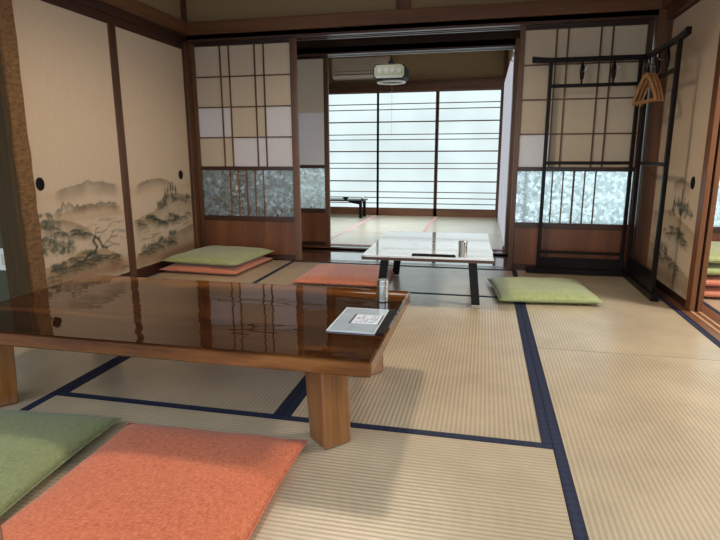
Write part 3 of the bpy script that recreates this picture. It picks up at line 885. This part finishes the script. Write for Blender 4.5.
mn = empty('menu', (2.066, -2.577, .3254), label='grey plastic sleeved menu lying near the end of the long wooden table', cat='menu')
build('sleeve', box(-.094, .094, -.137, .137, 0, .0035), M['sleeve'], mn, bevel=.001)
build('sleeve_edge', box(-.096, -.090, -.139, .139, 0.0003, .0042).box(-.090, .066, .134, .139, .0003, .0042).box(-.090, .066, -.139, -.135, .0003, .0042).box(.062, .067, -.135, .135, .0003, .0042), M['edge'], mn, label='pale welded edge')
build('spine', box(.068, .096, -.139, .139, 0.0002, .005), M['black'], mn, label='black binding strip')
cd = build('card', box(-.034, .056, -.045, .056, .0037, .0046), M['white'], mn)
pr_ = MB()
for q in range(5):
    yy = .040 - q * .017
    x = -.026
    while x < .046:
        L = random.uniform(.006, .018)
        if random.random() < .8:
            pr_.box(x, min(x + L, .048), yy - .005, yy + .003, .0048, .0050)
        x += L + .004
build('print', pr_, M['print'], cd)
build('corner_mount', box(-.042, -.038, -.052, .062, .0037, .0043), M['black'], mn)
build('corner_mount', box(.058, .061, -.052, .062, .0037, .0043), M['black'], mn)
m2 = empty('menu', (2.187, -1.155, .3152), label='white menu sheet with a black front edge on the marble table', cat='menu')
build('sheet', box(-.125, .125, -.085, .085, 0, .004), M['glosswhite'], m2)
build('binding', MB().hexa([(-.128, -.093, 0), (.128, -.093, 0), (.128, -.083, 0), (-.128, -.083, 0)], [(-.122, -.092, .014), (.122, -.092, .014), (.122, -.084, .014), (-.122, -.084, .014)]), M['black'], m2)

# ------------------------------------------------------------------ coat rack in the corner
CR = empty('coat_rack', (3.47, -.075, 0), label='black lacquer folding coat rack standing in the right corner', cat='coat rack')
def R(x0, x1, y0, y1, z0, z1):   # world box to rack-local
    return box(x0 - 3.47, x1 - 3.47, y0 + .075, y1 + .075, z0, z1)
def rp(p):
    return (p[0] - 3.47, p[1] + .075, p[2])
YL = -.062
for x in (2.885, 3.475):
    build('post', R(x - .013, x + .013, YL - .012, YL + .012, .03, 1.535), M['lacquer'], CR, bevel=.003)
for y in (-.735, -.115):
    build('post', R(3.497, 3.523, y - .013, y + .013, .03, 1.535), M['lacquer'], CR, bevel=.003)
def flared_rail(p, q, up):
    """top rail with a tip curving upward at the far end q"""
    p, q = Vector(p), Vector(q)
    d = q - p; side = Vector((-d.y, d.x, 0)).normalized() * .015
    mb = MB(); prev = None
    N = 16
    for i in range(N + 1):
        t_ = i / N
        c = p + d * t_
        lift = up * max(0, (t_ - .78) / .22) ** 2
        h = .017 + .004 * max(0, (t_ - .8) / .2)
        ring = [mb.bm.verts.new(c + side * a + Vector((0, 0, b * h + lift))) for a, b in ((-1, -1), (1, -1), (1, 1), (-1, 1))]
        if prev:
            for k in range(4):
                mb.bm.faces.new((prev[k], prev[(k + 1) % 4], ring[(k + 1) % 4], ring[k]))
        else:
            mb.bm.faces.new(ring)
        prev = ring
    mb.bm.faces.new(prev[::-1])
    return mb
build('top_rail', flared_rail(rp((3.50, YL, 1.547)), rp((2.755, YL, 1.547)), .010), M['lacquer'], CR, bevel=.004)
build('top_rail', flared_rail(rp((3.51, -.085, 1.547)), rp((3.51, -.865, 1.540)), .014), M['lacquer'], CR, bevel=.004)
for z, h in ((1.372, .012), (.831, .012), (.165, .010)):
    build('cross_rail', R(2.898, 3.462, YL - .010, YL + .010, z - h, z + h), M['lacquer'], CR, bevel=.002)
    build('cross_rail', R(3.50, 3.52, -.722, -.128, z - h, z + h), M['lacquer'], CR, bevel=.002)
build('base_panel', R(2.898, 3.462, YL - .006, YL + .006, .045, .125), M['lacquer'], CR)
build('base_panel', R(3.504, 3.516, -.722, -.128, .045, .155), M['lacquer'], CR)
build('foot_bar', R(2.80, 3.50, YL - .028, YL + .022, .002, .045), M['lacquer'], CR, bevel=.004)
build('foot_bar', R(3.488, 3.535, -.80, -.092, .002, .045), M['lacquer'], CR, bevel=.004)
for px_, py_ in ((3.098, YL), (3.306, YL), (3.51, -.34), (3.51, -.53)):
    sp = MB()
    c = rp((px_, py_, 0))
    prof = [(.006, 1.384), (.006, 1.405), (.012, 1.42), (.016, 1.455), (.016, 1.475), (.012, 1.505), (.006, 1.515), (.006, 1.531)]
    sp.lathe([(r_, z_) for r_, z_ in prof], 12, c)
    s_ = build('spindle', sp, M['lacquer'], CR, smooth=True)
    onL = py_ == YL
    dv = Vector((0, -1, 0)) if onL else Vector((-1, 0, 0))
    sd = Vector((1, 0, 0)) if onL else Vector((0, -1, 0))
    b = Vector(c) + Vector((0, 0, 1.455)) + dv * .014
    build('hook', MB().tube([b, b + dv * .03 + Vector((0, 0, .002)), b + dv * .045 + sd * .012 + Vector((0, 0, .016)), b + dv * .048 + sd * .022 + Vector((0, 0, .034))], .0028, 6), M['steel'], s_)

def hanger(name, loc, rz, label):
    r = empty(name, loc, rz, label=label, cat='hanger', group='wooden hangers on the coat rack')
    r.scale = (.88, 1, .94)
    prof = [(0, 0), (.045, -.018), (.11, -.075), (.17, -.145), (.20, -.195), (.19, -.205), (.155, -.158), (.095, -.092), (.04, -.04), (0, -.032)]
    L = [(x, z) for x, z in prof]
    loop = L + [(-x, z) for x, z in reversed(L[1:-1])]
    build('shoulder', MB().prism([(x, -.007, z) for x, z in loop], (0, .014, 0)), M['hangerwood'], r, bevel=.003)
    build('trouser_bar', MB().tube([(-.175, 0, -.186), (.175, 0, -.186)], .006, 8), M['hangerwood'], r)
    pts = [(0, 0, -.004), (0, 0, .03)] + [(.016 - .018 * math.cos(a), 0, .045 + .018 * math.sin(a)) for a in np.linspace(0, PI * 1.15, 9)]
    build('hook', MB().tube(pts, .002, 6), M['steel'], r)
    return r
hanger('clothes_hanger', (3.482, -.385, 1.40), 1.68, 'wooden clothes hanger nearest the corner post of the three on the coat rack')
hanger('clothes_hanger', (3.456, -.40, 1.40), 1.70, 'middle of the three wooden clothes hangers on the coat rack')
hanger('clothes_hanger', (3.430, -.415, 1.40), 1.72, 'wooden clothes hanger hanging in front of the other two on the coat rack')

# ------------------------------------------------------------------ far room things
ac = empty('air_conditioner', (.70, 3.62, 1.945), label='cream wall air conditioner above the far window', cat='air conditioner')
prof = [(0, 0), (-.16, 0), (-.205, .035), (-.215, .09), (-.215, .27), (-.19, .29), (0, .29)]
build('body', MB().prism([(-.40, y, z) for y, z in prof], (.80, 0, 0)), M['acwhite'], ac, bevel=.006)
build('louver', box(-.37, .37, -.209, -.192, .046, .056), M['black'], ac)
build('panel_seam', box(-.395, .395, -.2165, -.212, .088, .093), M['black'], ac)
lp = empty('pendant_lamp', (1.385, 2.0, 1.675), label='small pale pendant lamp with shell shaped motifs in front of the air conditioner', cat='lamp')
oct_ = lambda w, h, c: [(-w + c, -h), (w - c, -h), (w, -h + c), (w, h - c), (w - c, h), (-w + c, h), (-w, h - c), (-w, -h + c)]
build('frame', MB().prism([(x, -.155, z + .115) for x, z in oct_(.178, .080, .03)], (0, .31, 0)), M['black'], lp, bevel=.004)
build('shade', MB().prism([(x, -.164, z + .115) for x, z in oct_(.166, .070, .028)], (0, .008, 0)), M['lampshade'], lp)
for q in range(4):
    c = -.108 + q * .072
    f_ = [(c + .026 * math.cos(a), -.1645, .125 + .024 * math.sin(a)) for a in np.linspace(0.15, PI - .15, 8)] + [(c, -.1645, .088)]
    build('shell_motif', MB().prism(f_, (0, -.002, 0)), M['whiteplastic'], lp)
build('lower_band', MB().box(-.15, .15, -.1665, -.1645, .050, .072), M['whiteplastic'], lp)
build('cap', MB().lathe([(.085, .196), (.05, .212), (.022, .25), (.008, .285)], 20), M['matteblack'], lp)
build('cord', MB().tube([(0, 0, .285), (0, 0, .81)], .004, 6), M['matteblack'], lp)
ringp = [(.15 * math.cos(a), .13 * math.sin(a), .022) for a in np.linspace(0, 2 * PI, 33)]
build('tube_light', MB().tube(ringp, .014, 10), M['whiteplastic'], lp, smooth=True)
build('pull_cord', MB().tube([(.02, -.08, .024), (.02, -.08, -.57)], .0012, 5), M['cream'], lp)

bt = empty('low_table', (.40, 3.24, .0203), label='small black low table standing at the daylit window of the far room', cat='table')
build('tabletop', box(-.46, .42, -.15, .15, .236, .254), M['lacquer'], bt, bevel=.003)
for sx in (-.42, .375):
    for sy in (-.13, .12):
        lg = MB().box(sx - .02, sx + .02, sy - .016, sy + .016, 0, .2358)
        build('leg', lg, M['lacquer'], bt)
for a, q_ in ((-.40, 1), (.355, -1)):
    build('bracket', MB().prism([(a, -.14, .2355), (a + q_ * .16, -.14, .2355), (a + q_ * .12, -.14, .214), (a, -.14, .194)], (0, .02, 0)), M['lacquer'], bt)
b_ = MB().lathe([(.018, 0), (.022, .004), (.040, .022), (.042, .030), (.038, .030), (.02, .008)], 20)
o = build('bowl', b_, M['lacquer'], label='small dark bowl on the black low table', cat='bowl', smooth=True)
o.location = (.545, 3.16, .2748)
cu = empty('teacup', (.79, 3.2, .2748), label='small white cup at the right end of the black low table', cat='cup')
build('bowl', MB().lathe([(.018, 0), (.028, .01), (.032, .05), (.029, .05), (.024, .012)], 20), M['whiteplastic'], cu, smooth=True)
build('handle', MB().tube([(.03, 0, .014), (.05, 0, .02), (.055, 0, .035), (.03, 0, .044)], .004, 6), M['whiteplastic'], cu)

ol = empty('wall_outlet', (-.125, -1.90, .33), label='white outlet plate on the grey wall at the left edge', cat='outlet')
build('plate', box(-.036, .036, -.008, 0, -.062, .062), M['whiteplastic'], ol, bevel=.003)
build('socket', box(-.012, .012, -.0095, -.008, -.03, .03), M['cream'], ol)
hk = empty('curtain_hook', (2.654, .83, 1.74), label='small cream hook hanging by the right jamb of the far room', cat='hook')
build('plate', box(-.008, .006, -.012, .012, -.01, .03), M['cream'], hk)
build('hook', MB().tube([(-.006, 0, 0), (-.014, 0, -.03), (-.008, 0, -.05), (.002, 0, -.045)], .006, 6), M['cream'], hk)

# ------------------------------------------------------------------ light
def area(name, loc, rot, size, power, col, shape='DISK', sy=None):
    l = bpy.data.lights.new(name, 'AREA')
    l.shape = shape; l.size = size
    if sy:
        l.size_y = sy
    l.energy = power; l.color = col
    o = bpy.data.objects.new(name, l); COL.objects.link(o)
    o.location = loc; o.rotation_euler = rot
    return o
sl_ = bpy.data.lights.new('ceiling_lamp', 'SPOT')
sl_.energy = 86; sl_.color = (1.0, .82, .63); sl_.shadow_soft_size = .11
sl_.spot_size = math.radians(160); sl_.spot_blend = .55
so = bpy.data.objects.new('ceiling_lamp', sl_); COL.objects.link(so); so.location = (1.68, -1.70, 2.15)
fl = area('far_room_fill', (1.2, 2.2, 2.45), (0, 0, 0), 1.2, 24, (.90, .97, 1.0))  # unseen fill light added overhead to brighten the far mats
fl.data.spread = math.radians(75)
area('side_room_lamp', (4.7, -1.6, 2.3), (0, 0, 0), .45, 75, (1.0, .92, .82))
w = bpy.data.worlds.new('daylight'); SC.world = w
w.use_nodes = True
bg = w.node_tree.nodes['Background']
bg.inputs['Color'].default_value = (0.78, 0.89, 1.0, 1)
bg.inputs['Strength'].default_value = 2.1

# ------------------------------------------------------------------ camera
f_px, yaw, pit, rol = 541.9, .2229, .2085, -.0026
c_, s_ = math.cos(yaw), math.sin(yaw)
fw = Vector((-s_ * math.cos(pit), c_ * math.cos(pit), -math.sin(pit)))
r0 = Vector((c_, s_, 0)); u0 = r0.cross(fw)
rr = r0 * math.cos(rol) + u0 * math.sin(rol); uu = -r0 * math.sin(rol) + u0 * math.cos(rol)
cam = bpy.data.cameras.new('camera')
cam.sensor_width = 36.0; cam.lens = f_px / 720 * 36.0; cam.clip_start = 0.02
co = bpy.data.objects.new('camera', cam); COL.objects.link(co)
m = Matrix.Identity(4)
for i in range(3):
    m[i][0], m[i][1], m[i][2] = rr[i], uu[i], -fw[i]
m[0][3], m[1][3], m[2][3] = 2.4544, -4.3478, .8896
co.matrix_world = m
SC.camera = co

SC.view_settings.view_transform = 'Standard'
SC.view_settings.look = 'None'
SC.view_settings.gamma = 1.0
SC.view_settings.use_curve_mapping = False
SC.view_settings.exposure = 0.0
